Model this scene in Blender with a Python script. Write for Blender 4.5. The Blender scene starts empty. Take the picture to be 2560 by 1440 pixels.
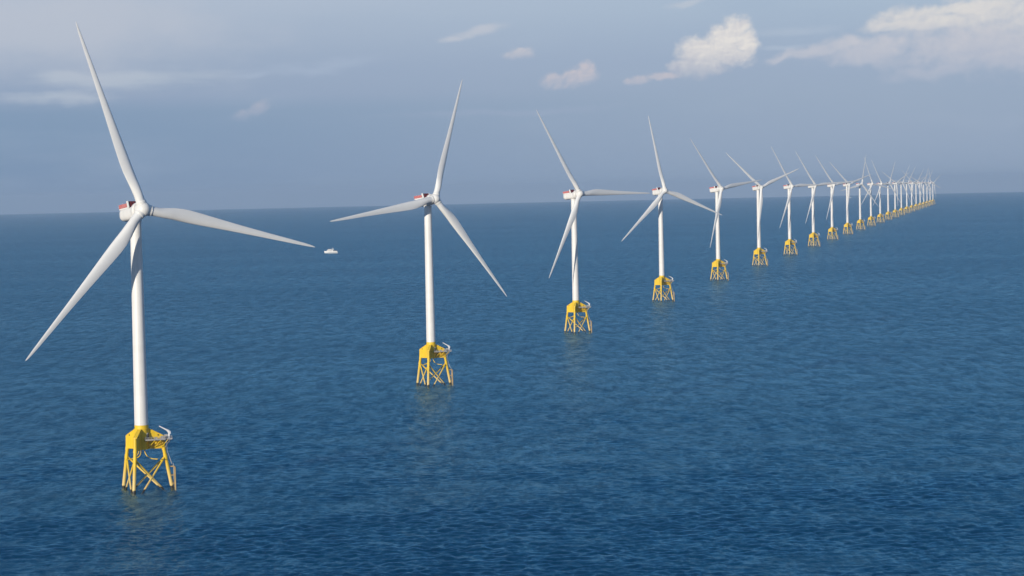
import bpy, math, random
import numpy as np
from mathutils import Vector, Matrix
R = math.radians
scene = bpy.context.scene
random.seed(7)

# ------------------------------------------------------------------ camera
EYE = 125.08                       # drone height over the water, metres
EARTH = 7.4e6                      # effective earth radius, so the horizon dips as it does from the air
def drop(x, y): return -(x * x + y * y) / (2 * EARTH)

cam_d = bpy.data.cameras.new('camera')
cam = bpy.data.objects.new('camera', cam_d)
scene.collection.objects.link(cam)
cam_d.sensor_width = 36.0
cam_d.lens = 36.0 * 5986.5 / 2560.0
cam_d.clip_start = 1.0
cam_d.clip_end = 200000.0
cam.rotation_mode = 'QUATERNION'
cam.location = (0, 0, EYE)
cam.rotation_quaternion = (Matrix.Rotation(R(90 - 2.370), 4, 'X') @ Matrix.Rotation(R(-1.2735), 4, 'Z')).to_quaternion()
scene.camera = cam

# ------------------------------------------------------------------ light
SUN_BEARING, SUN_EL = 210.0, 8.5  # clockwise from +Y, degrees
sd = Vector((math.sin(R(SUN_BEARING)) * math.cos(R(SUN_EL)), math.cos(R(SUN_BEARING)) * math.cos(R(SUN_EL)), math.sin(R(SUN_EL))))
sun_d = bpy.data.lights.new('sun', 'SUN')
sun_d.energy = 4.3
sun_d.angle = R(0.6)
sun_d.color = (1.0, 0.90, 0.75)
sun = bpy.data.objects.new('sun', sun_d)
scene.collection.objects.link(sun)
sun.rotation_euler = sd.to_track_quat('Z', 'Y').to_euler()
sun.location = (0, -200, 400)

scene.view_settings.view_transform = 'Standard'
scene.view_settings.look = 'None'
scene.view_settings.exposure = 0.0
scene.view_settings.gamma = 1.0
scene.view_settings.use_curve_mapping = False
scene.cycles.max_bounces = 8
scene.cycles.volume_bounces = 1
scene.cycles.use_denoising = True
scene.cycles.caustics_reflective = False
scene.cycles.caustics_refractive = False

# ------------------------------------------------------------------ node helper
class NT:
    def __init__(s, tree): s.t = tree; s.n = tree.nodes; s.l = tree.links
    def new(s, typ, **kw):
        n = s.n.new(typ)
        for k, v in kw.items(): setattr(n, k, v)
        return n
    def put(s, sock, v):
        if hasattr(v, 'default_value') and hasattr(v, 'is_linked'): s.l.new(v, sock)
        else: sock.default_value = v
    def math(s, op, a, b=0.0, c=None, clamp=False):
        n = s.new('ShaderNodeMath', operation=op, use_clamp=clamp)
        s.put(n.inputs[0], a); s.put(n.inputs[1], b)
        if c is not None: s.put(n.inputs[2], c)
        return n.outputs[0]
    def vmath(s, op, a, b=None):
        n = s.new('ShaderNodeVectorMath', operation=op)
        s.put(n.inputs[0], a)
        if b is not None: s.put(n.inputs['Scale'] if op == 'SCALE' else n.inputs[1], b)
        return n.outputs['Value'] if op in ('LENGTH', 'DOT_PRODUCT') else n.outputs[0]
    def smooth(s, x, a, b, lo=0.0, hi=1.0):
        n = s.new('ShaderNodeMapRange', interpolation_type='SMOOTHSTEP')
        s.put(n.inputs['Value'], x); s.put(n.inputs['From Min'], a); s.put(n.inputs['From Max'], b)
        s.put(n.inputs['To Min'], lo); s.put(n.inputs['To Max'], hi)
        return n.outputs[0]
    def mix(s, f, a, b):
        n = s.new('ShaderNodeMix', data_type='RGBA')
        s.put(n.inputs[0], f); s.put(n.inputs[6], a); s.put(n.inputs[7], b)
        return n.outputs[2]
    def noise(s, vec, scale, detail=4.0, rough=0.5, dist=0.0, dims='3D'):
        n = s.new('ShaderNodeTexNoise', noise_dimensions=dims)
        s.put(n.inputs['Vector'], vec)
        n.inputs['Scale'].default_value = scale; n.inputs['Detail'].default_value = detail
        n.inputs['Roughness'].default_value = rough; n.inputs['Distortion'].default_value = dist
        return n.outputs['Fac']
    def ramp(s, x, stops):
        n = s.new('ShaderNodeValToRGB')
        cr = n.color_ramp
        while len(cr.elements) > 1: cr.elements.remove(cr.elements[-1])
        cr.elements[0].position = stops[0][0]; cr.elements[0].color = stops[0][1]
        for p, c in stops[1:]:
            e = cr.elements.new(p); e.color = c
        s.put(n.inputs[0], x)
        return n.outputs[0]
    def mapping(s, vec, loc=(0, 0, 0), rot=(0, 0, 0), sc=(1, 1, 1), typ='POINT'):
        n = s.new('ShaderNodeMapping', vector_type=typ)
        s.put(n.inputs['Vector'], vec)
        n.inputs['Location'].default_value = loc; n.inputs['Rotation'].default_value = rot; n.inputs['Scale'].default_value = sc
        return n.outputs[0]

def lin(r, g, b):
    f = lambda c: (c / 255 / 12.92) if c / 255 <= .04045 else ((c / 255 + .055) / 1.055) ** 2.4
    return (f(r), f(g), f(b), 1.0)

# ------------------------------------------------------------------ sky
world = bpy.data.worlds.new('World')
scene.world = world
world.use_nodes = True
wt = NT(world.node_tree)
for n in list(wt.n): wt.n.remove(n)
w_out = wt.new('ShaderNodeOutputWorld')
bg = wt.new('ShaderNodeBackground')
sky = wt.new('ShaderNodeTexSky', sky_type='NISHITA')
sky.sun_disc = False
sky.sun_elevation = R(SUN_EL)
sky.sun_rotation = R(SUN_BEARING)
sky.altitude = 100.0
sky.air_density = 1.0
sky.dust_density = 1.6
sky.ozone_density = 4.0
SKY_STRENGTH = 0.14
clear = wt.vmath('MULTIPLY', sky.outputs[0], (.58 * SKY_STRENGTH, .94 * SKY_STRENGTH, 1.10 * SKY_STRENGTH))
tc = wt.new('ShaderNodeTexCoord')
sx = wt.new('ShaderNodeSeparateXYZ')
wt.l.new(tc.outputs['Generated'], sx.inputs[0])
U = wt.math('MULTIPLY', wt.math('ARCTAN2', sx.outputs[0], sx.outputs[1]), 57.29578)   # bearing, degrees
V = wt.math('MULTIPLY', wt.math('ARCSINE', sx.outputs[2]), 57.29578)                  # elevation, degrees
cb = wt.new('ShaderNodeCombineXYZ')
wt.l.new(U, cb.inputs[0]); wt.l.new(V, cb.inputs[1])
UV = cb.outputs[0]
# thin hazy stratus veil that covers the lowest degrees of sky
vn = wt.math('DIVIDE', V, 10.0)
west = wt.ramp(vn, [(0.0, lin(121, 145, 176)), (.15, lin(127, 152, 181)), (.20, lin(131, 155, 183)), (.235, lin(146, 164, 190)), (.33, lin(157, 173, 196)), (.45, lin(176, 188, 206)), (.8, lin(172, 188, 210))])
east = wt.ramp(vn, [(0.0, lin(147, 165, 189)), (.12, lin(152, 169, 192)), (.2, lin(155, 172, 194)), (.3, lin(158, 175, 198)), (.42, lin(168, 186, 206)), (.8, lin(170, 188, 212))])
side = wt.smooth(U, -15.0, 10.0)
veil = wt.mix(side, west, east)
bn = wt.noise(wt.mapping(UV, sc=(.09, .55, 1)), 1.0, 5.0, .55)
bn2 = wt.noise(wt.mapping(UV, loc=(7, 3, 0), sc=(.25, .9, 1)), 1.0, 4.0, .5)
bv = wt.math('ADD', wt.math('MULTIPLY', wt.math('SUBTRACT', bn, .5), .30), wt.math('MULTIPLY', wt.math('SUBTRACT', bn2, .5), .12))
veil = wt.mix(wt.smooth(bv, 0.0, .12, 0.0, .34), veil, lin(180, 193, 210))
veil = wt.mix(wt.smooth(bv, 0.0, -.12, 0.0, .22), veil, lin(134, 158, 190))
sunside = wt.math('MULTIPLY', wt.smooth(wt.math('ABSOLUTE', U), 45.0, 110.0), 16.0)   # the haze stands higher towards the sun
high = wt.smooth(wt.math('SUBTRACT', V, sunside), 4.7, 8.8, 0.0, .95)
base = plain = wt.mix(high, veil, clear)

def blobs(vec, lst):
    out = None
    for (u, v, ru, rv, rot) in lst:
        m = wt.mapping(vec, loc=(u, v, 0), rot=(0, 0, R(rot)), sc=(ru, rv, 1), typ='TEXTURE')
        b = wt.math('SUBTRACT', 1.0, wt.vmath('LENGTH', m))
        out = b if out is None else wt.math('MAXIMUM', out, b)
    return out
def warp(vec, sc, amt, seed):
    n = wt.new('ShaderNodeTexNoise', noise_dimensions='3D')
    wt.put(n.inputs['Vector'], wt.mapping(vec, loc=(seed, seed * .7, 0)))
    n.inputs['Scale'].default_value = sc; n.inputs['Detail'].default_value = 3.0
    d = wt.vmath('SUBTRACT', n.outputs['Color'], (.5, .5, .5))
    return wt.vmath('ADD', vec, wt.vmath('SCALE', d, amt))
def cumulus(col, lst, scale, edge, soft, bright, shade, opac, seed, warm=None, vlo=0.0, vhi=1.0, relief=1.0, foot=(-.35, .5, .30)):
    vec = warp(UV, scale * .55, 1.1 / scale, seed)
    body = blobs(vec, lst)
    p = wt.mapping(UV, loc=(seed * 3.1, seed, seed), sc=(1, 1.25, 1))
    n1 = wt.noise(p, scale, 6.0, .62, .2)
    m1 = wt.noise(p, scale * .8, 3.0, .5, .3)
    m2 = wt.noise(wt.mapping(p, loc=(.16 / scale, -.20 / scale, 0)), scale * .8, 3.0, .5, .3)
    d = wt.math('ADD', body, wt.math('MULTIPLY', wt.math('SUBTRACT', n1, .5), edge))
    a = wt.math('MULTIPLY', wt.smooth(d, 0.0, soft), opac)
    rel = wt.math('MULTIPLY', wt.math('SUBTRACT', m1, m2), 2.4 * relief)
    h = wt.smooth(V, vlo, vhi)
    lightness = wt.math('ADD', wt.math('ADD', wt.math('MULTIPLY', h, .75), rel), wt.math('MULTIPLY', wt.math('SUBTRACT', m1, .45), .9 * relief), clamp=True)
    cc = wt.mix(lightness, shade, bright)
    # the foot of each cloud melts into the veil
    a = wt.math('MULTIPLY', a, wt.smooth(V, vlo + foot[0], vlo + foot[1], foot[2], 1.0))
    return wt.mix(a, col, cc)

BR, PK, GY = lin(229, 225, 221), lin(206, 198, 203), lin(176, 183, 200)
# wispy layers first
def wisp(col, lst, su, sv, rot, colr, opac, seed, soft=.9):
    vec = warp(UV, .9, .35, seed)
    body = blobs(vec, lst)
    p = wt.mapping(UV, loc=(seed, seed * 2, seed), rot=(0, 0, R(-rot)), sc=(su, sv, 1))
    n = wt.noise(p, 1.0, 6.0, .6)
    d = wt.math('ADD', body, wt.math('MULTIPLY', wt.math('SUBTRACT', n, .5), 1.5))
    a = wt.math('MULTIPLY', wt.smooth(d, 0.05, soft), opac)
    return wt.mix(a, col, colr)
base = wisp(base, [(-8.881, 2.779, 3.062, 0.383, 1), (-10.747, 2.366, 1.914, 0.23, 0), (-10.364, 2.828, 1.053, 0.249, 0)], 0.35, 2.6, 1.0, lin(182, 193, 207), 0.75, 4.2)
base = wisp(base, [(-4.452, 3.017, 2.488, 0.249, 4), (-5.971, 2.855, 0.861, 0.134, 5)], 0.5, 3.4, 5.0, lin(172, 187, 208), 0.5, 9.1)
base = wisp(base, [(-11.341, 4.002, 7.273, 1.818, 0)], 0.22, 0.5, 0.0, lin(188, 195, 208), 0.75, 1.3)
base = wisp(base, [(-0.675, 3.748, 1.053, 0.191, 14), (-1.299, 3.572, 0.478, 0.115, 10)], 0.9, 2.4, 14.0, lin(190, 196, 208), 0.85, 14.7)
base = wisp(base, [(4.336, 4.306, 0.718, 0.115, 12)], 1.2, 3.0, 12.0, lin(190, 198, 210), 0.7, 21.0)
base = wisp(base, [(6.78, 3.605, 1.34, 0.172, 2), (6.584, 3.206, 0.861, 0.096, 2)], 0.8, 3.0, 2.0, lin(176, 190, 208), 0.6, 17.0)
base = wisp(base, [(0.093, 1.833, 4.019, 0.134, 1)], 0.4, 2.6, 0.0, lin(160, 174, 198), 0.4, 33.0)
base = cumulus(base, [(8.644, 3.052, 1.627, 0.498, 5), (7.334, 3.072, 1.244, 0.249, 7), (6.58, 2.98, 0.574, 0.115, 4), (8.274, 3.232, 1.053, 0.325, 6), (10.869, 3.056, 2.488, 0.909, 4), (12.699, 3.087, 2.488, 1.053, 2), (10.215, 2.498, 1.914, 0.287, 4)], 2.0, 1.15, 0.75, lin(206, 205, 211), lin(178, 186, 203), 0.86, 5.3, vlo=2.3, vhi=3.65, relief=.4, foot=(-.2, .45, .4))
base = cumulus(base, [(9.772, 3.792, 1.435, 0.383, 4), (11.432, 3.873, 1.818, 0.574, 4), (8.794, 3.665, 0.498, 0.23, 6), (12.888, 3.727, 1.722, 0.861, 0)], 2.4, 1.1, 0.7, lin(221, 218, 216), lin(190, 195, 206), 0.85, 8.6, vlo=3.11, vhi=3.98, relief=0.7)
base = cumulus(base, [(10.047, 3.624, 1.244, 0.172, 3), (9.119, 3.598, 0.574, 0.144, 3), (10.882, 3.986, 1.244, 0.153, 4)], 3.0, 1.0, 0.5, lin(224, 221, 217), lin(205, 205, 211), 0.7, 28.6, vlo=3.37, vhi=3.84, relief=0.5)
base = cumulus(base, [(5.479, 3.671, 0.459, 0.44, 0), (5.133, 3.37, 0.689, 0.478, 20), (5.7, 3.326, 0.364, 0.402, 0), (4.579, 3.13, 0.67, 0.517, 0), (4.165, 2.8, 0.44, 0.268, 0), (4.687, 2.815, 0.804, 0.325, 0), (5.308, 3.082, 0.689, 0.383, 0)], 3.2, 1.1, 0.62, BR, lin(186, 189, 202), 0.97, 2.9, vlo=2.37, vhi=3.38, relief=.6, foot=(-.2, .85, .15))
base = cumulus(base, [(3.685, 2.585, 0.632, 0.124, 5), (3.113, 2.494, 0.421, 0.153, 5), (2.893, 2.462, 0.191, 0.124, 0)], 4.0, 1.05, 0.7, PK, GY, 0.8, 6.1, vlo=2.31, vhi=2.62, relief=0.5)
base = cumulus(base, [(1.638, 2.606, 0.67, 0.306, 12), (1.111, 2.523, 0.498, 0.23, 0), (1.908, 2.742, 0.287, 0.325, 0)], 4.0, 1.1, 0.6, PK, lin(172, 181, 199), 0.85, 11.4, vlo=2.26, vhi=2.94, relief=0.7)
base = cumulus(base, [(0.363, 3.214, 0.402, 0.191, 0), (0.104, 3.163, 0.268, 0.124, 0)], 5.0, 1.0, 0.7, lin(206, 203, 208), GY, 0.85, 13.3, vlo=3.02, vhi=3.35, relief=0.5)
base = cumulus(base, [(-5.993, 2.005, 0.498, 0.211, 30), (-6.327, 1.869, 0.364, 0.153, 10)], 4.5, 1.0, 0.8, lin(182, 184, 198), lin(158, 171, 194), 0.75, 15.8, vlo=1.72, vhi=2.24, relief=0.5)
# clouds stand low over the horizon ahead; elsewhere the plain veil shows
bg2 = wt.new('ShaderNodeBackground')
wt.l.new(base, bg2.inputs['Color']); wt.l.new(plain, bg.inputs['Color'])
near_h = wt.math('MULTIPLY', wt.math('MULTIPLY', wt.smooth(V, -1.2, -.8), wt.smooth(V, 7.5, 9.0, 1.0, 0.0)), wt.smooth(wt.math('ABSOLUTE', U), 15.0, 18.0, 1.0, 0.0))
wm = wt.new('ShaderNodeMixShader')
wt.l.new(near_h, wm.inputs[0]); wt.l.new(bg.outputs[0], wm.inputs[1]); wt.l.new(bg2.outputs[0], wm.inputs[2])
wt.l.new(wm.outputs[0], w_out.inputs[0])
world.cycles.sampling_method = 'MANUAL'
world.cycles.sample_map_resolution = 512

# ------------------------------------------------------------------ materials
def mat(name):
    m = bpy.data.materials.new(name); m.use_nodes = True
    t = NT(m.node_tree)
    for n in list(t.n):
        if n.type != 'OUTPUT_MATERIAL': t.n.remove(n)
    return m, t, [n for n in t.n if n.type == 'OUTPUT_MATERIAL'][0]
def paint(name, col, rough=.45, var=.06, nscale=.35, streak=True, metal=0.0, spec=.5):
    m, t, o = mat(name)
    b = t.new('ShaderNodeBsdfPrincipled')
    c = t.new('ShaderNodeTexCoord').outputs['Object']
    n = t.noise(t.mapping(c, sc=(1, 1, .18 if streak else 1)), nscale, 6.0, .6)
    k = t.smooth(n, .25, .75, 1.0 - var, 1.0 + var * .3)
    mul = t.new('ShaderNodeMix', data_type='RGBA', blend_type='MULTIPLY')
    mul.inputs[0].default_value = 1.0
    mul.inputs[6].default_value = (*col, 1)
    t.l.new(k, mul.inputs[7])
    t.l.new(mul.outputs[2], b.inputs['Base Color'])
    t.put(b.inputs['Roughness'], t.smooth(n, .2, .8, rough - .06, rough + .1))
    b.inputs['Metallic'].default_value = metal
    b.inputs['Specular IOR Level'].default_value = spec
    t.l.new(b.outputs[0], o.inputs[0])
    return m
M_white = paint('white_tower_paint', (.80, .795, .78), .42, .05, .25)
M_blade = paint('white_blade_gelcoat', (.77, .775, .77), .38, .04, .2, False)
M_nacelle = paint('white_nacelle_paint', (.80, .795, .775), .45, .06, .5)
M_red = paint('red_platform_panel', (.52, .085, .085), .6, .2, 1.5)
M_dark = paint('dark_red_radiator', (.10, .012, .012), .7, .3, 3.0)
M_grey = paint('galvanised_steel', (.47, .46, .45), .5, .25, 1.5, False)
M_crane = paint('white_crane_paint', (.80, .80, .81), .4, .06, .8)
M_deck = paint('grating_deck', (.40, .385, .36), .7, .25, 1.2, False)
M_black = paint('dark_opening', (.03, .03, .033), .6, .2, 1.0)
M_hull = paint('white_ship_paint', (.80, .80, .79), .4, .06, .3)
M_shipdeck = paint('dark_ship_deck', (.13, .115, .11), .7, .2, .6)
M_glass = paint('dark_ship_glass', (.03, .045, .06), .15, .1, .5)
M_boatblue = paint('blue_boot_stripe', (.05, .09, .16), .5, .1, .5)
M_rail = paint('rusty_fender_steel', (.62, .42, .17), .6, .35, .9)

def weather(m, amt):
    # grime runs down the shell and the rolled sections differ a little in tone
    t = NT(m.node_tree)
    b = [n for n in t.n if n.type == 'BSDF_PRINCIPLED'][0]
    src = b.inputs['Base Color'].links[0].from_socket
    c = t.new('ShaderNodeTexCoord').outputs['Object']
    n1 = t.noise(t.mapping(c, sc=(1.6, 1.6, .035)), 1.0, 5.0, .65)
    s = t.new('ShaderNodeSeparateXYZ'); t.l.new(c, s.inputs[0])
    sec = t.new('ShaderNodeTexWhiteNoise', noise_dimensions='1D')
    t.l.new(t.math('FLOOR', t.math('DIVIDE', s.outputs[2], 3.1)), sec.inputs['W'])
    k = t.math('ADD', t.smooth(n1, .38, .72, 0.0, amt), t.math('MULTIPLY', sec.outputs['Value'], amt * .35))
    t.l.new(t.mix(k, src, (.50, .485, .45, 1)), b.inputs['Base Color'])
weather(M_white, .28)
weather(M_nacelle, .16)
def yellow(name):
    m, t, o = mat(name)
    b = t.new('ShaderNodeBsdfPrincipled')
    c = t.new('ShaderNodeTexCoord').outputs['Object']
    s = t.new('ShaderNodeSeparateXYZ'); t.l.new(c, s.inputs[0]); z = s.outputs[2]
    n = t.noise(t.mapping(c, sc=(1, 1, .25)), .7, 6.0, .6)
    n2 = t.noise(c, 1.6, 5.0, .6)
    col = t.mix(t.smooth(n, .3, .75), (.83, .565, .022, 1), (.71, .47, .018, 1))
    # salt-bleached splash zone, then marine growth at the water line
    zz = t.math('ADD', z, t.math('MULTIPLY', t.math('SUBTRACT', n2, .5), 3.0))
    col = t.mix(t.smooth(zz, 13.0, 1.5, 0.0, .72), col, (.72, .56, .27, 1))
    col = t.mix(t.smooth(t.math('ADD', z, t.math('MULTIPLY', t.math('SUBTRACT', n2, .5), 1.4)), 1.2, .75), col, (.028, .024, .014, 1))
    t.l.new(col, b.inputs['Base Color'])
    b.inputs['Roughness'].default_value = .5
    t.l.new(b.outputs[0], o.inputs[0])
    return m
M_yel = yellow('yellow_marine_paint')

# ------------------------------------------------------------------ mesh helpers
class MB:
    """collects several shapes that are ONE part"""
    def __init__(s): s.v = []; s.f = []; s.m = []; s.s = []
    def add(s, vs, fs, mi=0, smooth=False):
        o = len(s.v); s.v += [tuple(v) for v in vs]
        for f in fs: s.f.append(tuple(i + o for i in f)); s.m.append(mi); s.s.append(smooth)
    def box(s, c, sz, rz=0.0, mi=0, mat4=None):
        cx, cy, cz = c; hx, hy, hz = sz[0] / 2, sz[1] / 2, sz[2] / 2
        vs = []
        for dx in (-1, 1):
            for dy in (-1, 1):
                for dz in (-1, 1):
                    x, y = dx * hx, dy * hy
                    p = Vector((cx + x * math.cos(rz) - y * math.sin(rz), cy + x * math.sin(rz) + y * math.cos(rz), cz + dz * hz))
                    vs.append(mat4 @ p if mat4 else p)
        s.add(vs, [(0, 1, 3, 2), (4, 6, 7, 5), (0, 4, 5, 1), (2, 3, 7, 6), (0, 2, 6, 4), (1, 5, 7, 3)], mi)
    def tube(s, pts, rad, n=14, mi=0, cap=True):
        pts = [Vector(p) for p in pts]
        rads = rad if isinstance(rad, (list, tuple)) else [rad] * len(pts)
        vs, fs = [], []
        t0 = (pts[1] - pts[0]).normalized()
        up = Vector((0, 0, 1)) if abs(t0.z) < .9 else Vector((1, 0, 0))
        x = t0.cross(up).normalized()
        for i, p in enumerate(pts):
            t = (pts[min(i + 1, len(pts) - 1)] - pts[max(i - 1, 0)]).normalized()
            x = (x - t * x.dot(t)).normalized(); y = t.cross(x)
            for k in range(n):
                a = 2 * math.pi * k / n
                vs.append(p + rads[i] * (math.cos(a) * x + math.sin(a) * y))
        for i in range(len(pts) - 1):
            for k in range(n):
                fs.append((i * n + k, i * n + (k + 1) % n, (i + 1) * n + (k + 1) % n, (i + 1) * n + k))
        s.add(vs, fs, mi, True)
        if cap:
            s.add(vs[:n], [tuple(reversed(range(n)))], mi); s.add(vs[-n:], [tuple(range(n))], mi)
    def lathe(s, prof, n=48, mi=0, mat4=None, smooth=True, sharp=()):
        """prof = [(radius, z)] round the z axis; points in sharp split the shading"""
        runs, cur = [], []
        for i, q in enumerate(prof):
            cur.append(q)
            if i in sharp and 0 < i < len(prof) - 1: runs.append(cur); cur = [q]
        runs.append(cur)
        for run in runs:
            vs, fs = [], []
            for (r, z) in run:
                for k in range(n):
                    a = 2 * math.pi * k / n
                    p = Vector((r * math.cos(a), r * math.sin(a), z)); vs.append(mat4 @ p if mat4 else p)
            for i in range(len(run) - 1):
                for k in range(n):
                    fs.append((i * n + k, i * n + (k + 1) % n, (i + 1) * n + (k + 1) % n, (i + 1) * n + k))
            s.add(vs, fs, mi, smooth)
    def prism(s, poly, w, frame, mi=0, w2=None):
        """poly in the (r, z) plane of frame (origin, r axis, thickness axis), extruded +-w/2"""
        o, ra, ta = frame
        n = len(poly)
        L = [o + ra * r + Vector((0, 0, z)) - ta * w / 2 for r, z in poly]
        Q = [o + ra * r + Vector((0, 0, z)) + ta * w / 2 for r, z in poly]
        fs = [tuple(range(n)), tuple(reversed(range(n, 2 * n)))]
        fs += [(i, i + n, (i + 1) % n + n, (i + 1) % n) for i in range(n)]
        s.add(L + Q, fs, mi)
    def build(s, name, mats, parent=None):
        me = bpy.data.meshes.new(name)
        me.from_pydata(s.v, [], s.f)
        for m in (mats if isinstance(mats, (list, tuple)) else [mats]): me.materials.append(m)
        me.polygons.foreach_set('material_index', s.m)
        me.polygons.foreach_set('use_smooth', s.s)
        me.update()
        o = bpy.data.objects.new(name, me)
        scene.collection.objects.link(o)
        if parent: o.parent = parent
        return o
def empty(name, loc):
    o = bpy.data.objects.new(name, None)
    o.empty_display_size = 5.0
    scene.collection.objects.link(o); o.location = loc
    return o
def tag(o, label=None, cat=None, group=None, kind=None):
    if label: o['label'] = label
    if cat: o['category'] = cat
    if group: o['group'] = group
    if kind: o['kind'] = kind
def pol(r, deg, z=0.0): return Vector((r * math.cos(R(deg)), r * math.sin(R(deg)), z))

# ------------------------------------------------------------------ sea
def build_sea():
    # one sheet: rings round the point under the camera out past the horizon, following the earth's curve.
    # The sector in view gets enough rows for real waves; elsewhere the same swell is left to the material.
    ang = np.concatenate([np.arange(0, 68, 2.0), np.arange(68, 76.5, .5), np.arange(76.5, 103.5, .036), np.arange(103.5, 112, .5), np.arange(112, 360, 2.0)])
    rr = [60.0]
    while rr[-1] < 600: rr.append(rr[-1] * 1.08)
    while rr[-1] < 3600: rr.append(rr[-1] + min(max(rr[-1] ** 2 / (2394 * EYE) * .6, .7), 9.0))
    while rr[-1] < 62000: rr.append(rr[-1] * 1.04)
    rr = np.array(rr); A = np.radians(ang)
    X = rr[:, None] * np.cos(A)[None, :]; Y = rr[:, None] * np.sin(A)[None, :]
    Z = -(rr ** 2)[:, None] / (2 * EARTH) + 0 * X
    dr = np.gradient(rr)
    lo, hi = np.searchsorted(rr, 600), np.searchsorted(rr, 3600)
    c0, c1 = np.searchsorted(ang, 74.0), np.searchsorted(ang, 106.0)
    xs, ys = X[lo:hi, c0:c1], Y[lo:hi, c0:c1]
    H = np.zeros_like(xs)
    rng = np.random.RandomState(4)
    for lam in np.geomspace(1.9, 12.0, 130):
        th = R(-90 + WIND) + rng.normal(0, .75)
        k = 2 * math.pi / lam
        amp = STEEP * (1.0 if lam < 4 else .8 if lam < 7 else .5) / k
        at = np.clip((lam / (2.3 * dr[lo:hi]) - .75) / .6, 0, 1)[:, None]
        H += at * amp * np.sin(k * (xs * math.cos(th) + ys * math.sin(th)) + rng.uniform(0, 6.283))
    H += .35 * H * np.abs(H)                                           # sharper crests, flatter troughs
    # groups of higher and lower waves
    g = np.zeros_like(xs)
    for lam in np.geomspace(60, 700, 16):
        th = rng.uniform(0, 6.283); k = 2 * math.pi / lam
        g += np.sin(k * (xs * math.cos(th) + ys * 1.4 * math.sin(th)) + rng.uniform(0, 6.283))
    H *= np.clip(1.0 + .16 * g, .4, 1.7)
    fa = np.clip(np.minimum(ang[c0:c1] - 74.5, 105.5 - ang[c0:c1]) / 1.5, 0, 1)[None, :]
    fr = np.clip(np.minimum(rr[lo:hi] - 610, (3560 - rr[lo:hi]) * .25) / 60, 0, 1)[:, None]
    Z[lo:hi, c0:c1] += H * fa * fr
    nr, nc = X.shape
    co = np.stack([X, Y, Z], -1).reshape(-1, 3)
    co = np.vstack([co, [[0, 0, 0]]]).astype(np.float32)
    i = np.arange(nr - 1)[:, None] * nc; j = np.arange(nc)[None, :]; j2 = (j + 1) % nc
    quads = np.stack([i + j, i + nc + j, i + nc + j2, i + j2], -1).reshape(-1, 4)
    cen = len(co) - 1
    tris = np.stack([np.full(nc, cen), np.arange(nc), (np.arange(nc) + 1) % nc], -1)
    me = bpy.data.meshes.new('sea')
    me.vertices.add(len(co)); me.vertices.foreach_set('co', co.ravel())
    loops = np.concatenate([quads.ravel(), tris.ravel()]).astype(np.int32)
    me.loops.add(len(loops)); me.loops.foreach_set('vertex_index', loops)
    npoly = len(quads) + len(tris)
    me.polygons.add(npoly)
    st = np.concatenate([np.arange(len(quads)) * 4, len(quads) * 4 + np.arange(len(tris)) * 3]).astype(np.int32)
    me.polygons.foreach_set('loop_start', st)
    me.polygons.foreach_set('use_smooth', np.ones(npoly, dtype=bool))
    me.update(calc_edges=True)
    me.validate()
    m, t, o = mat('sea_water')
    pos = t.new('ShaderNodeNewGeometry').outputs['Position']
    def waves(l_along, l_across, detail, rough, seed, dist=.3):
        p = t.mapping(pos, loc=(seed, seed * 1.7, 0), rot=(0, 0, R(WIND)), sc=(1.0 / l_along, 1.0 / l_across, 0.0))
        return t.noise(p, 1.0, detail, rough, dist)
    h = None
    for (la, lc, det, ro, sd_, amp) in WAVES:
        w = t.math('MULTIPLY', t.math('SUBTRACT', waves(la, lc, det, ro, sd_), .5), amp)
        h = w if h is None else t.math('ADD', h, w)
    bump = t.new('ShaderNodeBump')
    bump.inputs['Strength'].default_value = 1.0
    bump.inputs['Distance'].default_value = 1.0
    t.l.new(h, bump.inputs['Height'])
    N = bump.outputs[0]
    lw = t.new('ShaderNodeLayerWeight'); lw.inputs['Blend'].default_value = .5
    t.l.new(N, lw.inputs['Normal'])
    cosv = t.math('SUBTRACT', 1.0, lw.outputs['Facing'])
    # ripples too small to model still tilt the mirror, so it never gets quite flat to the eye
    graze = t.math('SUBTRACT', 1.0, t.math('SQRT', t.math('ADD', t.math('MULTIPLY', cosv, cosv), SLOPE2)), clamp=True)
    fac = t.math('ADD', F0, t.math('MULTIPLY', t.math('POWER', graze, FPOW), FMAX), clamp=True)
    # slow patches where the wind ruffles the water differently
    gust = t.noise(t.mapping(pos, rot=(0, 0, R(WIND)), sc=(1 / 900, 1 / 420, 0)), 1.0, 5.0, .55)
    fac = t.math('MULTIPLY', fac, t.smooth(gust, .3, .7, .90, 1.10))
    ruf = t.noise(t.mapping(pos, loc=(40, 9, 0), rot=(0, 0, R(WIND)), sc=(1 / 13, 1 / 42, 0)), 1.0, 5.0, 1.0)
    fac = t.math('MULTIPLY', fac, t.smooth(ruf, .40, .60, .58, 1.42))
    body = t.new('ShaderNodeBsdfTransparent')       # what the surface does not mirror it lets through to the water below
    gl = t.new('ShaderNodeBsdfGlossy')
    gl.inputs['Color'].default_value = GLOSS
    gl.inputs['Roughness'].default_value = GROUGH
    t.l.new(N, gl.inputs['Normal'])
    mx = t.new('ShaderNodeMixShader')
    t.l.new(fac, mx.inputs[0]); t.l.new(body.outputs[0], mx.inputs[1]); t.l.new(gl.outputs[0], mx.inputs[2])
    t.l.new(mx.outputs[0], o.inputs[0])
    me.materials.append(m)
    s = bpy.data.objects.new('sea', me)
    scene.collection.objects.link(s)
    tag(s, 'deep blue rippled open sea running out to the horizon', 'sea', kind='structure')
WIND, STEEP = 8.0, .036
WAVES = [(1.6, 1.9, 2.0, .5, 3.0, .28), (5.0, 13.0, 3.0, .6, 11.0, .9), (14.0, 40.0, 3.0, .62, 23.0, 2.2)]
F0, FPOW, FMAX, SLOPE2 = .015, 5.0, .66, .021
GLOSS = (.64, .95, 1.0, 1)
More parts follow.
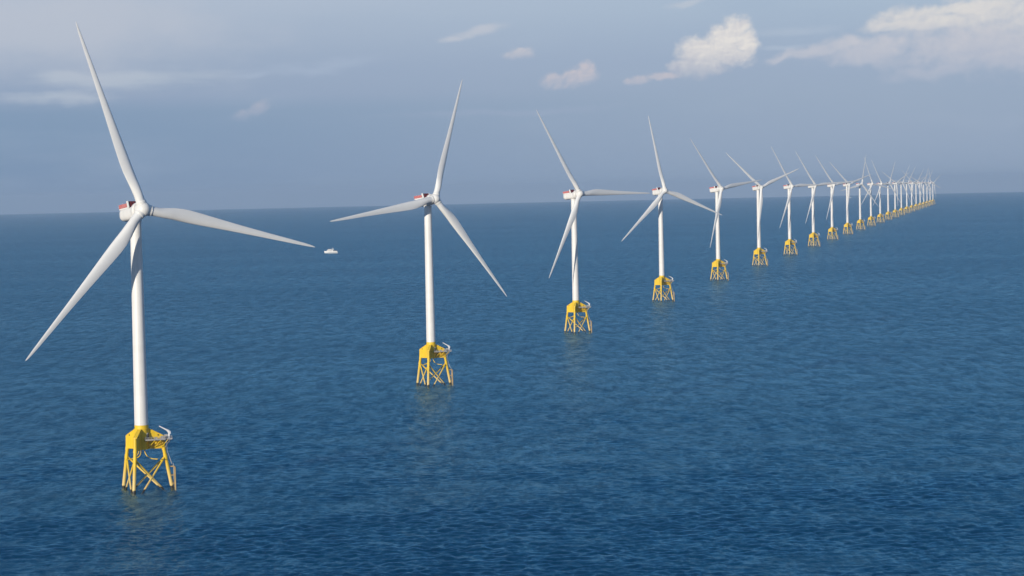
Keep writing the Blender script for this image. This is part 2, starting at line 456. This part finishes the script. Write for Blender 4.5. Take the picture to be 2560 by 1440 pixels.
GROUGH = .23
build_sea()
# the lit body of water under the surface: light wanders far inside it, so it carries no crisp shadows
def build_depths():
    rr = [0.0, 300.0]
    while rr[-1] < 62000: rr.append(rr[-1] * 1.12)
    n = 120; vs = []; fs = []
    for r in rr[1:]:
        for k in range(n):
            a = 2 * math.pi * k / n; vs.append((r * math.cos(a), r * math.sin(a), drop(r, 0) - 1.2))
    fs.append(tuple(range(n)))
    for i in range(len(rr) - 2):
        for k in range(n): fs.append((i * n + k, (i + 1) * n + k, (i + 1) * n + (k + 1) % n, i * n + (k + 1) % n))
    mb = MB(); mb.add(vs, fs, 0, False)
    m, t, o = mat('water_body')
    b = t.new('ShaderNodeBsdfPrincipled')
    pos = t.new('ShaderNodeNewGeometry').outputs['Position']
    n1 = t.noise(t.mapping(pos, sc=(1 / 1400, 1 / 900, 0)), 1.0, 4.0, .5)
    t.l.new(t.mix(t.smooth(n1, .3, .7), (BODY[0], BODY[1] * .95, BODY[2] * .96, 1), (BODY[0] * 1.1, BODY[1] * 1.06, BODY[2] * 1.03, 1)), b.inputs['Base Color'])
    b.inputs['Roughness'].default_value = 1.0
    b.inputs['Specular IOR Level'].default_value = 0.0
    b.inputs['Subsurface Weight'].default_value = 1.0
    b.inputs['Subsurface Radius'].default_value = (1, 1, 1)
    b.inputs['Subsurface Scale'].default_value = SSS
    t.l.new(b.outputs[0], o.inputs[0])
    tag(mb.build('deep_water', m), 'dark blue body of water under the sea surface', 'sea', kind='structure')
BODY = (.0002, .058, .126, 1)
SSS = 220.0
build_depths()

# ------------------------------------------------------------------ haze over the water
HAZE_DENSITY = 3.2e-5
hz = MB(); hz.box((0, 0, (-330 + 215) / 2), (110000, 110000, 545))
hm, ht, ho = mat('haze_air')
pv = ht.new('ShaderNodeVolumePrincipled')
pv.inputs['Color'].default_value = (.66, .81, .98, 1)
pv.inputs['Density'].default_value = HAZE_DENSITY
pv.inputs['Anisotropy'].default_value = .1
ht.l.new(pv.outputs[0], ho.inputs['Volume'])
haze = hz.build('haze', hm)
tag(haze, 'thin pale blue sea haze lying over the water', 'haze', kind='stuff')

# ------------------------------------------------------------------ wind turbine
AZ = 20.7                       # bearing of the jacket's first leg, degrees from +X
ZT = 27.73                      # top of the yellow transition piece
ZH = 119.2                      # tower-axis height of the hub line
ROTOR_R = 83.5
OVER = 8.35
TILT = 5.73
def leg_pt(k, z):
    r = 12.59 + (9.3 - 12.59) * z / 17.5
    return pol(r, AZ + 120 * k, z)

def blade_mesh():
    st = [(2.3, 4.0, 1.0, 0), (4.2, 4.0, 1.0, 0), (7, 4.05, .93, 15), (10, 4.5, .74, 15), (13.5, 5.1, .54, 14), (17.5, 5.55, .41, 12.5), (21, 5.6, .34, 11), (27, 5.15, .29, 8.5),
          (34, 4.45, .26, 6), (42, 3.7, .24, 4), (50, 3.05, .22, 2.5), (58, 2.5, .20, 1.3), (66, 2.02, .19, .4), (73, 1.6, .18, -.4), (78.5, 1.2, .18, -.8), (81.6, .78, .18, -1), (83.0, .4, .18, -1), (83.5, .1, .2, -1)]
    n = 28
    vs, fs = [], []
    for (r, c, tc_, tw) in st:
        k = min(1.0, max(0.0, (r - 4.2) / 12.0)); k = k * k * (3 - 2 * k)
        for i in range(n):
            a = 2 * math.pi * i / n
            xc, yc = .5 * math.cos(a), .5 * math.sin(a)                     # circle, diameter 1
            xa = .5 + .5 * math.cos(a)                                     # 1 = trailing edge ... 0 = leading edge
            half = 5 * (.2969 * math.sqrt(max(xa, 0)) - .126 * xa - .3516 * xa ** 2 + .2843 * xa ** 3 - .1036 * xa ** 4)
            camber = .03 * (1 - (2 * xa - 1) ** 2)
            ya = half * (1 if math.sin(a) >= 0 else -1) * tc_ + camber
            X = (1 - k) * xc * c + k * (xa - .32) * c
            Y = (1 - k) * yc * c + k * ya * c
            t = R(tw + 4)
            x2, y2 = X * math.cos(t) - Y * math.sin(t), X * math.sin(t) + Y * math.cos(t)
            bend = -.6 * (r / 83.5) ** 2 + 0.0
            vs.append((-x2, -y2 + bend * -1.0, r))                        # local: -x trailing side, -y upwind, z along the blade
    for i in range(len(st) - 1):
        for j in range(n):
            fs.append((i * n + j, i * n + (j + 1) % n, (i + 1) * n + (j + 1) % n, (i + 1) * n + j))
    mb = MB(); mb.add(vs, fs, 0, True)
    m = len(st) - 1
    mb.add(vs[:n], [tuple(reversed(range(n)))], 0); mb.add(vs[m * n:], [tuple(range(n))], 0)
    return mb

def superellipse(w, hh, e, n=40):
    out = []
    for i in range(n):
        a = 2 * math.pi * i / n
        c, s = math.cos(a), math.sin(a)
        out.append((w / 2 * math.copysign(abs(c) ** e, c), hh / 2 * math.copysign(abs(s) ** e, s)))
    return out

def make_turbine():
    root = empty('wind_turbine', (0, 0, 0))
    # --- tower
    t = MB()
    prof = [(2.95, ZT)] + [(2.95 - .0068 * (z - ZT), z) for z in (40, 52.4)] + [(2.95 - .0068 * (z - ZT), z) for z in (78, 100, 114.6)]
    t.lathe(prof, 64)
    for z in (52.5, 83.0):
        r = 2.95 - .0068 * (z - ZT)
        t.lathe([(r + .005, z - .10), (r + .022, z - .06), (r + .022, z + .06), (r + .005, z + .10)], 64)
    t.lathe([(2.38, 114.6), (2.62, 114.75), (2.62, 115.6), (1.0, 115.7)], 48, sharp=(1, 2))
    t.build('tower', M_white, root)
    # --- transition piece: column and three box-girder arms
    tp = MB()
    tp.lathe([(.3, 17.2), (2.55, 17.2), (2.75, 18.0), (2.95, 25.9), (2.97, ZT - .003)], 56, sharp=(1,))
    tp.lathe([(2.98, 26.0), (3.32, 26.02), (3.32, 26.22), (2.98, 26.25)], 56, sharp=(1, 2))
    for k in range(3):
        d = pol(1, AZ + 120 * k); q = pol(1, AZ + 120 * k + 90)
        tp.prism([(2.3, 17.45), (8.9, 17.45), (8.9, 22.95), (3.0, 26.12), (2.3, 26.12)], 1.5, (Vector((0, 0, 0)), d, q))
        # flange lips along the top and bottom of the girder
        tp.prism([(3.2, 26.125), (8.93, 23.06), (8.95, 22.96), (3.2, 26.02)], 1.75, (Vector((0, 0, .02)), d, q))
        tp.prism([(2.6, 17.30), (8.6, 17.30), (8.6, 17.44), (2.6, 17.44)], 1.75, (Vector((0, 0, 0)), d, q))
        for r in (4.6, 6.6):                                                  # stiffener ribs
            zt = 26.1 - (r - 3.0) * .54
            tp.box(pol(r, AZ + 120 * k, (17.5 + zt) / 2), (.09, 1.62, zt - 17.6), R(AZ + 120 * k))
        for s in (-1, 1):                                                     # lifting pad eyes
            p = d * 7.0 + q * s * .8; p.z = 23.1
            tp.box(p, (.5, .22, .5), R(AZ + 120 * k), 1)
    tpo = tp.build('transition_piece', [M_yel, M_black], root)
    # door on the column, above the work platform
    dm = MB()
    a0 = AZ - 42
    for (w, hh, dep, mi) in ((1.5, 2.9, 3.10, 0), (1.1, 2.5, 3.13, 1)):
        f = pol(1, a0); q = pol(1, a0 + 90)
        base_z = 21.55
        pts = [(-w / 2, 0), (w / 2, 0)] + [(w / 2 * math.cos(R(x)), hh - w / 2 + w / 2 * math.sin(R(x))) for x in range(0, 181, 20)]
        vs = []
        for dd in (dep - .35, dep):
            for (x, z) in pts: vs.append(f * dd + q * x + Vector((0, 0, base_z + z)))
        n = len(pts)
        dm.add(vs, [tuple(range(n, 2 * n))] + [(i, (i + 1) % n, (i + 1) % n + n, i + n) for i in range(n)], mi)
    dm.build('door', [M_grey, M_black], tpo)
    sg = MB()
    f = pol(1, AZ - 120 - 90)
    p = pol(7.9, AZ - 120, 21.0) + f * .80
    sg.box(p, (1.0, .08, 1.5), R(AZ - 120), 0)
    for dz in (.40, .08, -.26): sg.box(p + f * .045 + Vector((0, 0, dz)), (.62, .03, .17), R(AZ - 120), 1)
    sg.build('sign_plate', [M_grey, M_shipdeck], tpo)
    # --- legs
    for k in range(3):
        l = MB()
        top = leg_pt(k, 17.6)
        l.tube([leg_pt(k, -6), leg_pt(k, 8), top], .76, 22)
        e = pol(9.1, AZ + 120 * k, 22.75)
        l.tube([top, Vector((e.x, e.y, 22.8))], .80, 22)
        l.tube([leg_pt(k, 13.1), leg_pt(k, 14.6)], .88, 22)                 # joint cans where braces meet the leg
        l.tube([leg_pt(k, 16.6), leg_pt(k, 17.9)], .89, 22)
        l.build('leg', M_yel, root)
    # --- diagonal braces, one X on each face; they cross the water before they reach the next leg
    for k in range(3):
        for (a, b, off) in ((k, (k + 1) % 3, .0), ((k + 1) % 3, k, .0)):
            m = MB()
            m.tube([leg_pt(a, 13.8), leg_pt(b, -6.0)], .42, 14)
            m.build('brace', M_yel, root)
    # --- curved cable tubes hanging under the column
    for k, ang in enumerate((AZ + 172, AZ - 52, AZ + 96)):
        m = MB()
        pts = []
        for i in range(9):
            u = i / 8
            pts.append(pol(1.3 + 4.6 * (1 - math.cos(u * math.pi / 2)), ang + 10 * u, 17.1 - 3.9 * math.sin(u * math.pi / 2)))
        pts.append(pol(7.4, ang + 11, 13.15))
        m.tube(pts, .19, 10)
        m.build('cable_tube', M_yel, root)
    # --- work platform along the first arm
    ux, vx = pol(1, AZ), pol(1, AZ - 90)
    def P(u, v, z): return ux * u + vx * v + Vector((0, 0, z))
    pf = MB()
    def deck(u0, u1, v0, v1, z, th=.28, mi=0): pf.box(P((u0 + u1) / 2, (v0 + v1) / 2, z - th / 2), (u1 - u0, v1 - v0, th), R(AZ), mi)
    deck(.5, 9.2, 3.1, 5.2, 21.5); deck(9.2, 12.2, .95, 4.6, 21.5); deck(3.2, 9.2, .95, 2.9, 21.49)
    for (u, v) in ((3.0, 5.0), (5.6, 5.0), (8.6, 5.0)):                        # struts down to the girder
        pf.tube([P(u + 1.6, v, 21.2), P(u - .3, .95, 17.9)], .17, 8, 1)
    pf.tube([P(11.8, 3.0, 21.2), P(9.9, .6, 17.6)], .12, 8, 0)
    pf.tube([P(11.8, 1.4, 21.2), P(10.0, 0, 17.4)], .12, 8, 0)
    for u in (5.4, 6.4, 7.4, 8.2): pf.tube([P(u, .82, 18.5), P(u + .9, 1.2, 20.3)], .13, 6, 1)
    pfo = pf.build('work_platform', [M_deck, M_yel], root)
    rl = MB()
    path = [(.5, 3.1), (.5, 5.2), (9.2, 5.2), (9.2, 4.6), (12.2, 4.6), (12.2, .95), (10.3, .95)]
    for (a, b) in zip(path[:-1], path[1:]):
        L = math.hypot(b[0] - a[0], b[1] - a[1]); n = max(1, round(L / 1.3))
        for z in (21.95, 22.35, 22.7): rl.tube([P(*a, z), P(*b, z)], .05, 6)
        for i in range(n + 1):
            u, v = a[0] + (b[0] - a[0]) * i / n, a[1] + (b[1] - a[1]) * i / n
            rl.tube([P(u, v, 21.5), P(u, v, 22.7)], .05, 6)
        pm = ((a[0] + b[0]) / 2, (a[1] + b[1]) / 2)
        rl.box(P(*pm, 21.68), (L if a[1] == b[1] else .04, L if a[0] == b[0] else .04, .26), R(AZ))
    rl.build('railing', M_grey, pfo)
    for (c, sz) in ((P(8.1, 4.2, 22.2), (1.5, 1.0, 1.4)), (P(10.2, 1.9, 22.4), (1.2, 1.2, 1.8)), (P(5.2, 4.4, 22.0), (1.1, .8, 1.0))):
        cb_ = MB(); cb_.box(c, sz, R(AZ)); cb_.build('equipment_cabinet', M_grey, pfo)
    # --- davit crane
    cr = MB()
    cr.tube([P(11.3, 2.8, 21.5), P(11.3, 2.8, 24.0)], [.42, .36], 16)
    cr.box(P(11.3, 2.8, 24.2), (1.0, .8, .8), R(AZ))
    cro = cr.build('crane', M_crane, root)
    bm_ = MB()
    bm_.tube([P(11.8, 2.8, 23.5), P(11.7, 2.8, 24.4), P(11.0, 2.8, 24.9), P(9.4, 2.8, 25.75), P(7.0, 2.8, 27.1)], [.34, .40, .42, .34, .2], 12)
    bm_.tube([P(11.3, 2.8, 23.6), P(10.0, 2.8, 25.25)], .12, 8)
    bm_.build('boom', M_crane, cro)
    # --- boat landing outside the first leg
    bl = MB()
    lp = leg_pt(0, 0); lp9 = leg_pt(0, 9.0)
    def Q(dr, v, z): q = pol(12.59 - .188 * min(max(z, 0), 0) + dr, AZ, z); return q + vx * v
    bl.tube([Q(1.15, 0, -3), Q(1.15, 0, 7.2)], .16, 8)
    for v in (-.95, .95):
        bl.tube([Q(1.3, v, -3), Q(1.3, v, 8.6), Q(1.1, v, 9.2), Q(-.6, v * .8, 9.2)], .24, 10)
        for z in (1.9, 5.4): bl.tube([Q(1.3, v, z), Q(-.18 * z, v * .5, z)], .16, 8)
    blo = bl.build('boat_landing', M_rail, root)
    ld = MB()
    for v in (-.3, .3): ld.tube([Q(.85, v, -1.5), Q(.8, v, 10.4)], .07, 6)
    for i in range(22): ld.tube([Q(.85, -.3, -1 + i * .5), Q(.85, .3, -1 + i * .5)], .04, 6)
    for v in (-.4, .4): ld.tube([Q(.2, v, 10.2), P(10.75, v + .2, 16.0), P(10.6, v + .5, 21.6)], .07, 6)
    for i in range(20):
        u = i / 19
        a = Q(.2, -.4, 10.2).lerp(P(10.75, -.2, 16.0), u); b = Q(.2, .4, 10.2).lerp(P(10.75, .6, 16.0), u)
        ld.tube([a, b], .04, 6)
    ld.build('ladder', M_grey, blo)
    # --- nacelle (local: -y upwind, z up, origin on the rotor axis at the hub centre)
    na = MB()
    secs = [(3.1, 6.5, 6.5, 1.0, 0.0), (3.25, 6.9, 6.9, 1.0, 0.0), (5.5, 6.9, 6.9, 1.0, 0.0), (5.75, 6.3, 6.0, .85, -.55), (7.2, 6.0, 5.7, .70, -.72), (12, 5.9, 5.6, .66, -.75), (17.6, 5.7, 5.5, .66, -.75), (18.9, 5.4, 5.0, .68, -.62), (19.4, 4.6, 4.2, .75, -.6)]
    n = 40; vs, fs = [], []
    for (y, w, hh, e, zc) in secs:
        for (x, z) in superellipse(w, hh, e, n): vs.append((x, y, z + zc))
    for i in range(len(secs) - 1):
        for j in range(n): fs.append((i * n + j, (i + 1) * n + j, (i + 1) * n + (j + 1) % n, i * n + (j + 1) % n))
    na.add(vs, fs, 0, True); na.add(vs[-n:], [tuple(range(n))]); na.add(vs[:n], [tuple(reversed(range(n)))])
    na.box((0, 15.0, 1.75), (4.9, 8.4, .6))
    na.tube([(-1.0, 18.6, 2.1), (-1.0, 18.6, 4.6)], .05, 6); na.tube([(1.0, 18.6, 2.1), (1.0, 18.6, 4.3)], .05, 6)
    nao = na.build('nacelle', M_nacelle, root)
    hp = MB()
    hp.box((0, 15.15, 2.12), (5.0, 8.5, .14), 0, 0)
    for s in (-1, 1):
        hp.box((s * 2.48, 15.15, 2.98), (.06, 8.5, 1.5), 0, 0)
        for i in range(8): hp.box((s * 2.54, 10.95 + i * 1.2, 2.98), (.05, .10, 1.62), 0, 1)
    hp.box((0, 19.37, 2.98), (4.9, .06, 1.5), 0, 0)
    for i in range(5): hp.box((-2.2 + i * 1.1, 19.43, 2.98), (.10, .05, 1.62), 0, 1)
    hp.build('hoist_platform', [M_red, M_nacelle], nao)
    co = MB()
    def slab(y0, y1, x0, x1, z0, z1, mi, lean=.95):
        vs = []
        for (y, x, z) in ((y0, x0, z0), (y0, x1, z0), (y1, x1, z0), (y1, x0, z0), (y0 + lean, x0, z1), (y0 + lean, x1, z1), (y1 + lean, x1, z1), (y1 + lean, x0, z1)):
            vs.append((x, y, z))
        co.add(vs, [(0, 3, 2, 1), (4, 5, 6, 7), (0, 1, 5, 4), (1, 2, 6, 5), (2, 3, 7, 6), (3, 0, 4, 7)], mi)
    slab(8.6, 10.0, -2.75, -2.4, 1.6, 4.6, 0); slab(8.6, 10.0, 2.4, 2.75, 1.6, 4.6, 0)
    slab(9.0, 9.7, -2.4, 2.4, 1.6, 4.5, 1, .90)
    for x in (-1.2, 0, 1.2): slab(8.95, 9.02, x - .04, x + .04, 1.7, 4.45, 2, .90)
    co.build('cooler', [M_nacelle, M_dark, M_red], nao)
    # --- hub and spinner
    hb = MB()
    rot = Matrix.Rotation(R(90), 4, 'X')                                   # lathe z -> -y (upwind)
    prof = [(2.3, -3.2), (3.05, -2.9), (3.18, -1.6), (3.25, -.2)]
    prof += [(3.25 * math.cos(R(a)), -.2 + 3.45 * math.sin(R(a))) for a in range(10, 90, 8)] + [(.02, 3.25)]
    hb.lathe(prof, 48, mat4=rot)
    hbo = hb.build('hub', M_nacelle, root)
    for k in range(3):
        c = MB()
        c.lathe([(2.32, 1.4), (2.32, 3.35), (2.18, 3.6), (2.02, 3.62)], 36, sharp=(1, 2))
        o = c.build('blade_collar', M_nacelle, hbo)
        o.matrix_basis = Matrix.Rotation(R(120 * k), 4, 'Y')
    for k in range(3):
        blade_mesh().build('blade', M_blade, root) if k == 0 else None
    b0 = [o for o in root.children if o.name.startswith('blade')][0]
    for k in (1, 2):
        b = b0.copy(); scene.collection.objects.link(b); b.parent = root
    return root

def kids(o): return sorted((c for c in scene.collection.objects if c.parent == o), key=lambda c: c.name)
def copy_tree(o, parent=None):
    c = o.copy(); scene.collection.objects.link(c); c.parent = parent
    for ch in kids(o): copy_tree(ch, c)
    return c
def set_rotor(root, yaw, phi):
    # yaw: the rotor axis points (sin, -cos) of it upwind; phi: clockwise blade angle seen from upwind
    base_m = Matrix.Translation((0, 0, ZH)) @ Matrix.Rotation(R(yaw), 4, 'Z') @ Matrix.Rotation(R(-TILT), 4, 'X') @ Matrix.Translation((0, -OVER, 0))
    k = 0
    for ch in kids(root):
        nm = ch.name.split('.')[0]
        if nm == 'nacelle': ch.matrix_basis = base_m
        elif nm == 'hub': ch.matrix_basis = base_m @ Matrix.Rotation(R(phi), 4, 'Y')
        elif nm == 'blade':
            ch.matrix_basis = base_m @ Matrix.Rotation(R(phi + 120 * k), 4, 'Y'); k += 1

YAW0 = 37.17
yaw_off = [3.99, -1.36, -2.33, 2.57, -5.23, 4.06, -1.7]
PHI = [-17.01, 21.48, -29.1, -9.64, -37.28, -49.46, -31.17, 86, 83.5, 73, 18.5, 102, 94.5, 26.5, 62, 34.5, 38.5, 72.5, 39.5, 53.5, 26, 34, 113.5, 55]
OFF = [(1.6, 5.95), (.02, -4.34), (-.38, -5.69), (-.53, -3.64), (-.58, 6.13), (-.75, .55), (-.04, 1.85)]
ORD = ['nearest', 'second nearest', 'third nearest', 'fourth nearest', 'fifth nearest', 'sixth nearest', 'seventh nearest', 'eighth nearest', 'ninth nearest', 'tenth nearest', 'eleventh nearest', 'twelfth nearest',
       'thirteenth nearest', 'fourteenth nearest', 'fifteenth nearest', 'sixteenth nearest', 'seventeenth nearest', 'eighteenth nearest', 'nineteenth nearest', 'sixth farthest', 'fifth farthest', 'fourth farthest', 'third farthest', 'second farthest']
LABELS = [
    'largest white wind turbine on a yellow jacket, nearest the camera at far left',
    'second nearest white wind turbine, one blade stretched left over the horizon beside the white ship',
    'third nearest turbine of the row, one blade pointing level to the right',
    'fourth nearest turbine of the row, its right blade tip crossing the next tower',
    'fifth nearest turbine of the row, its tower crossed by the blade tip of the fourth',
    'sixth nearest turbine of the row, two blades raised in a wide V',
    'seventh nearest turbine of the row, just right of the one with blades in a V',
    'eighth nearest turbine of the row, left blade high and right blade level',
    'ninth nearest turbine of the row, left blade high, standing between eighth and tenth',
    'tenth nearest turbine of the row, two blades raised in a shallow V',
    'eleventh nearest turbine of the row, one blade almost upright leaning right',
    'twelfth nearest turbine of the row, right after the one with an upright blade',
] + ['%s turbine of the hazy far part of the row' % o for o in ORD[12:19]] + ['%s wind turbine at the hazy far end of the row' % o for o in ORD[19:23]] + ['farthest and last wind turbine at the right end of the row']
LABELS[22] = 'second farthest wind turbine at the hazy far end of the row'
LABELS[21] = 'third farthest wind turbine at the hazy far end of the row'
LABELS[20] = 'fourth farthest wind turbine at the hazy far end of the row'
LABELS[19] = 'fifth farthest wind turbine at the hazy far end of the row'
first = make_turbine()
for i in range(24):
    t = first if i == 0 else copy_tree(first)
    x, y = -161.554 + 108.501 * i, 1016.331 + 530.803 * i
    if i < 7: x += OFF[i][0]; y += OFF[i][1]
    t.location = (x, y, drop(x, y))
    set_rotor(t, YAW0 - (yaw_off[i] if i < 7 else 0), PHI[i])
    tag(t, LABELS[i], 'wind turbine', 'wind turbines in a row across the sea')

# ------------------------------------------------------------------ service vessel
def hull_mesh(L, B, zdeck, bowrise, draft, n=14):
    vs, fs = [], []
    for i in range(n + 1):
        u = i / n; x = -L / 2 + L * u                                       # -x is the bow
        w = B / 2 * min(1.0, (u / .32) ** .6) if u > 0 else .05
        zd = zdeck + bowrise * max(0, 1 - u / .38) ** 1.6
        xs = x - (1.6 * (1 - u / .2) if u < .2 else 0)
        vs += [(xs, -w, zd), (xs + .2, -w * .96, .9), (x + .6, -w * .8, -draft), (x + .6, w * .8, -draft), (xs + .2, w * .96, .9), (xs, w, zd)]
    for i in range(n):
        for j in range(5): fs.append((i * 6 + j, i * 6 + j + 1, i * 6 + 7 + j, i * 6 + 6 + j))
        fs.append((i * 6 + 5, i * 6, i * 6 + 6, i * 6 + 11))
    fs += [tuple(range(6)), tuple(reversed(range(n * 6, n * 6 + 6)))]
    return vs, fs
def ship(loc, rz):
    root = empty('service_vessel', loc); root.rotation_euler = (0, 0, rz)
    h = MB(); vs, fs = hull_mesh(26, 7.6, 3.0, 1.3, 1.2); h.add(vs, fs, 0)
    for s in (-1, 1): h.box((5.0, s * 3.74, 3.35), (14.5, .12, .7))
    h.box((12.2, 0, 3.7), (.25, 7.4, 1.6))
    h.build('hull', M_hull, root)
    st = MB(); st.box((0, 0, .45), (25.0, 7.64, .5)); st.build('boot_stripe', M_boatblue, root)
    d = MB(); d.box((8.2, 0, 3.12), (7.0, 6.9, .12)); d.box((6.4, .4, 4.2), (3.0, 5.2, 2.1)); d.box((9.4, -.3, 3.95), (2.4, 4.8, 1.6)); d.build('cargo_deck', M_shipdeck, root)
    s = MB(); s.box((-2.6, 0, 4.45), (13.2, 6.4, 2.8)); s.box((-2.8, 0, 6.75), (8.6, 5.4, 1.9)); s.box((-2.6, 0, 7.8), (9.2, 5.8, .2))
    so = s.build('superstructure', M_hull, root)
    w = MB()
    for (x0, n_, z, y) in ((-7.6, 6, 4.9, 3.23), (-5.9, 5, 6.95, 2.73)):
        for i in range(n_):
            for sg_ in (-1, 1): w.box((x0 + i * 1.75, sg_ * y, z), (1.1, .06, .7))
    w.box((-7.13, 0, 6.95), (.06, 4.6, .8)); w.build('windows', M_glass, so)
    m = MB(); m.tube([(3.2, 0, 5.8), (3.6, 0, 11.0)], [.5, .2], 10); m.box((3.5, 0, 9.4), (.3, 3.2, .25)); m.box((4.2, 0, 7.2), (1.6, 2.6, 2.8)); m.build('mast', M_hull, root)
    f = MB()
    for sg_ in (-1, 1): f.tube([(4.6, sg_ * 1.8, 5.8), (4.9, sg_ * 1.8, 7.6)], .4, 10)
    f.build('funnel', M_grey, root)
    return root
sv = ship((-381.4, 5073.8, drop(381.4, 5073.8)), R(4))
tag(sv, 'small white service vessel with cabin and mast on open water', 'ship')
bt = empty('motor_boat', (3414.6, 24040.0, drop(3414.6, 24040.0)))
b = MB(); vs, fs = hull_mesh(17, 5.0, 2.6, 1.0, .8); b.add(vs, fs, 0); b.build('hull', M_hull, bt)
b = MB(); b.box((0, 0, 4.2), (7.5, 3.8, 3.4)); b.box((.5, 0, 6.4), (4.0, 3.0, 1.4)); b.build('cabin', M_hull, bt)
tag(bt, 'tiny white boat far off just below the horizon', 'boat')
